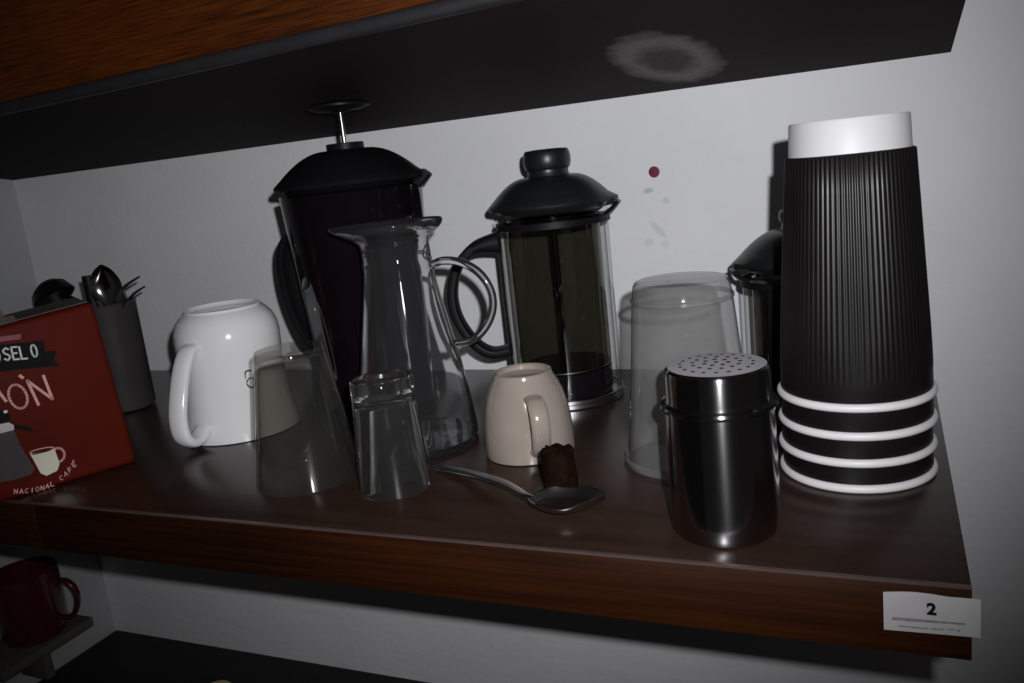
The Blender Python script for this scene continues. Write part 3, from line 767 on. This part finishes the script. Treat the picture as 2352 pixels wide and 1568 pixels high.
# fork: two tines to the right
fk = thing('fork', 'dark steel fork with tines leaning right out of the cutlery holder', 'fork', (HX, HY, 0))
cutlery_shaft(fk, (0.0245, -0.004, 0.112), (-0.018, 0.006, 0.006), 0.006, M_STEELB)
sweep('head', [(0.0240, -0.004, 0.1115), (0.030, -0.004, 0.1165), (0.035, -0.004, 0.119)], 0.016, 0.002, (-0.35, 0.1, 0.6), M_STEELB, fk, 10, 3, 4)
for k in (-1, 1):
    sweep('tine', [(0.035-0.0030*k, -0.004, 0.1185+0.0055*k), (0.046-0.002*k, -0.0045, 0.1245+0.0052*k), (0.062-0.002*k, -0.005, 0.1305+0.0050*k)], 0.0042, 0.002, (-0.35, 0.1, 0.6), M_STEELB, fk, 8, 2, 5, lambda t: (1-0.6*t, 1-0.5*t))
kn = thing('knife', 'black-handled knife standing handle up at the left of the holder', 'knife', (HX, HY, 0))
sweep('handle', [(-0.0125, -0.004, 0.085), (-0.0132, -0.004, 0.112), (-0.0138, -0.004, 0.1395)], 0.0088, 0.006, (0.8, 0.55, 0), M_BLACK, kn, 12, 3.5, 4)
sweep('blade', [(-0.0090, -0.002, 0.006), (-0.0110, -0.003, 0.045), (-0.0125, -0.004, 0.0865)], 0.009, 0.0012, (0.8, 0.55, 0), M_STEELB, kn, 8, 3, 3)
# black ladle-like scoop behind the carton
lx, ly = -0.905, 0.285
sc_ = thing('scoop', 'round black scoop leaning above the back of the red carton', 'scoop', (lx, ly, 0))
lathe('scoop_bowl', [(0, -0.019), (0.010, -0.017), (0.0185, -0.011), (0.0225, -0.001), (0.0232, 0.001), (0.0220, 0.002), (0.017, -0.009), (0, -0.0165)], M_BLACK, sc_, 40).matrix_local = Matrix.Translation((0.0, 0, 0.112)) @ Matrix.Rotation(math.radians(150), 4, 'Y')
sweep('handle', [(0.014, 0.0, 0.113), (0.036, -0.003, 0.106), (0.052, -0.005, 0.101)], 0.008, 0.004, (0, 1, 0), M_BLACK, sc_, 10, 3, 4)
sweep('stem', [(-0.004, 0.0, 0.098), (-0.006, 0.004, 0.05), (-0.008, 0.008, 0.0005)], 0.009, 0.005, (0, 1, 0), M_BLACK, sc_, 10, 3, 4)

# ------------------------------------------------------------------ label card on the shelf front
lb = thing('label_card', 'white paper label reading 2 stuck on the shelf front corner', 'label', (0, -0.0008, 0))
bm = bmesh.new()
nx = 14
rows = []
for zi in (0, 1):
    row = []
    for i in range(nx+1):
        t = i/nx; x = -0.0362+0.0396*t
        ztop = -0.0058+0.0011*math.sin(PI*min(1, t*1.5))-0.0002*t+0.0019*t*0.6; zbot = -0.0249+0.0012*t
        row.append((x, ztop if zi else zbot))
    rows.append(row)
V, F = [], []
for d in (-0.00005, -0.00035):
    for row in rows:
        for i, (x, z) in enumerate(row): V.append((x, d-0.0006*max(0, i/nx-0.8)*2, z))
n1 = nx+1
for i in range(nx):
    F.append((i, i+1, n1+i+1, n1+i)); F.append((2*n1+i, 2*n1+i+1, 3*n1+i+1, 3*n1+i))
    F.append((i, i+1, 2*n1+i+1, 2*n1+i)); F.append((n1+i, n1+i+1, 3*n1+i+1, 3*n1+i))
F.append((0, n1, 3*n1, 2*n1)); F.append((nx, n1+nx, 3*n1+nx, 2*n1+nx))
bm.free()
link_mesh('paper', V, F, M_LABEL, lb, 30)
tc_ = bpy.data.curves.new('digit', 'FONT'); tc_.body = '2'; tc_.size = 0.0078; tc_.extrude = 0.00005; tc_.offset = 0.00035; tc_.align_x = 'CENTER'
tmp = bpy.data.objects.new('tmp_text', tc_); COL.objects.link(tmp)
bpy.context.view_layer.update()
me = bpy.data.meshes.new_from_object(tmp.evaluated_get(bpy.context.evaluated_depsgraph_get()))
bpy.data.objects.remove(tmp, do_unlink=True)
me.materials.clear(); me.materials.append(M_INK)
dg = bpy.data.objects.new('digit', me); COL.objects.link(dg); dg.parent = lb
dg.location = (-0.0162, -0.00045, -0.0146); dg.rotation_euler = (PI/2, 0, 0); dg['label'] = 'printed black digit 2'
hexa('printed_bar', [(-0.0326, -0.00036, -0.0196), (0.0014, -0.00042, -0.0180), (0.0014, -0.00036, -0.0180), (-0.0326, -0.0003, -0.0196)],
     [(-0.0326, -0.00036, -0.0179), (0.0014, -0.00042, -0.0172), (0.0014, -0.00036, -0.0172), (-0.0326, -0.0003, -0.0179)], M_GREYINK, lb)['label'] = 'grey printed strip'
for x0, x1, z in ((-0.0300, -0.0175, -0.0222), (-0.0165, -0.0110, -0.0218), (-0.0100, -0.0070, -0.0213), (-0.0062, -0.0045, -0.0214)):
    hexa('printed_line', [(x0, -0.00036, z-0.0004), (x1, -0.00036, z-0.0002), (x1, -0.0003, z-0.0002), (x0, -0.0003, z-0.0004)],
         [(x0, -0.00036, z+0.0003), (x1, -0.00036, z+0.0005), (x1, -0.0003, z+0.0005), (x0, -0.0003, z+0.0003)], M_GREYINK, lb)

# red dot on the wall
dot = lathe('wall_sticker', [(0, 0), (0.0048, 0), (0.0050, 0.0002), (0.0048, 0.0006), (0, 0.0008)], M_DOT, None, 32, None, 40)
dot.location = (-0.2217, D, 0.1821); dot.rotation_euler = (PI/2, 0, 0)
tag(dot, 'small round maroon sticker on the white wall', 'sticker')

# ------------------------------------------------------------------ below the shelf
ct = box('counter', (XL+0.003, 0.02, -0.42), (0.05, D-0.0005, -0.38), M_COUNTER, None, 0.004)
tag(ct, 'black counter surface against the wall below the shelf', 'counter')
ye = lathe('bottle_cap', [(0, 0.0), (0.019, 0.0), (0.020, 0.001), (0.0195, 0.012), (0.018, 0.0135), (0, 0.014)], M_YELLOW, None, 40, None, 40, (-0.770, 0.276, -0.38))
tag(ye, 'pale yellow cap lying on the black counter', 'cap')
lg = thing('wall_ledge', 'small dull olive ledge fixed to the left wall below the shelf', 'ledge', (XL, 0.235, -0.301))
box('board', (0.0005, -0.075, -0.012), (0.080, 0.050, 0), M_OLIVE, lg, 0.002)
box('bracket', (0.0005, -0.006, -0.060), (0.05, 0.006, -0.0122), M_OLIVE, lg, 0.002)
rmg = thing('mug', 'dark red mug on the ledge in the shadow under the shelf', 'mug', (-1.0005, 0.233, -0.301))
lathe('body', [(0, 0.0005), (0.028, 0.0), (0.033, 0.003), (0.0375, 0.015), (0.0388, 0.040), (0.0385, 0.086), (0.0376, 0.0868), (0.0366, 0.086), (0.0366, 0.02), (0.028, 0.008), (0, 0.006)], M_REDMUG, rmg, 64)
ha = math.radians(20)
sweep('handle', [(r*math.cos(ha), r*math.sin(ha), z) for r, z in ((0.0375, 0.068), (0.050, 0.070), (0.0595, 0.062), (0.0625, 0.047), (0.0575, 0.031), (0.048, 0.022), (0.0375, 0.022))],
      0.009, 0.006, (-math.sin(ha), math.cos(ha), 0), M_REDMUG, rmg, 12, 2.3, 7)
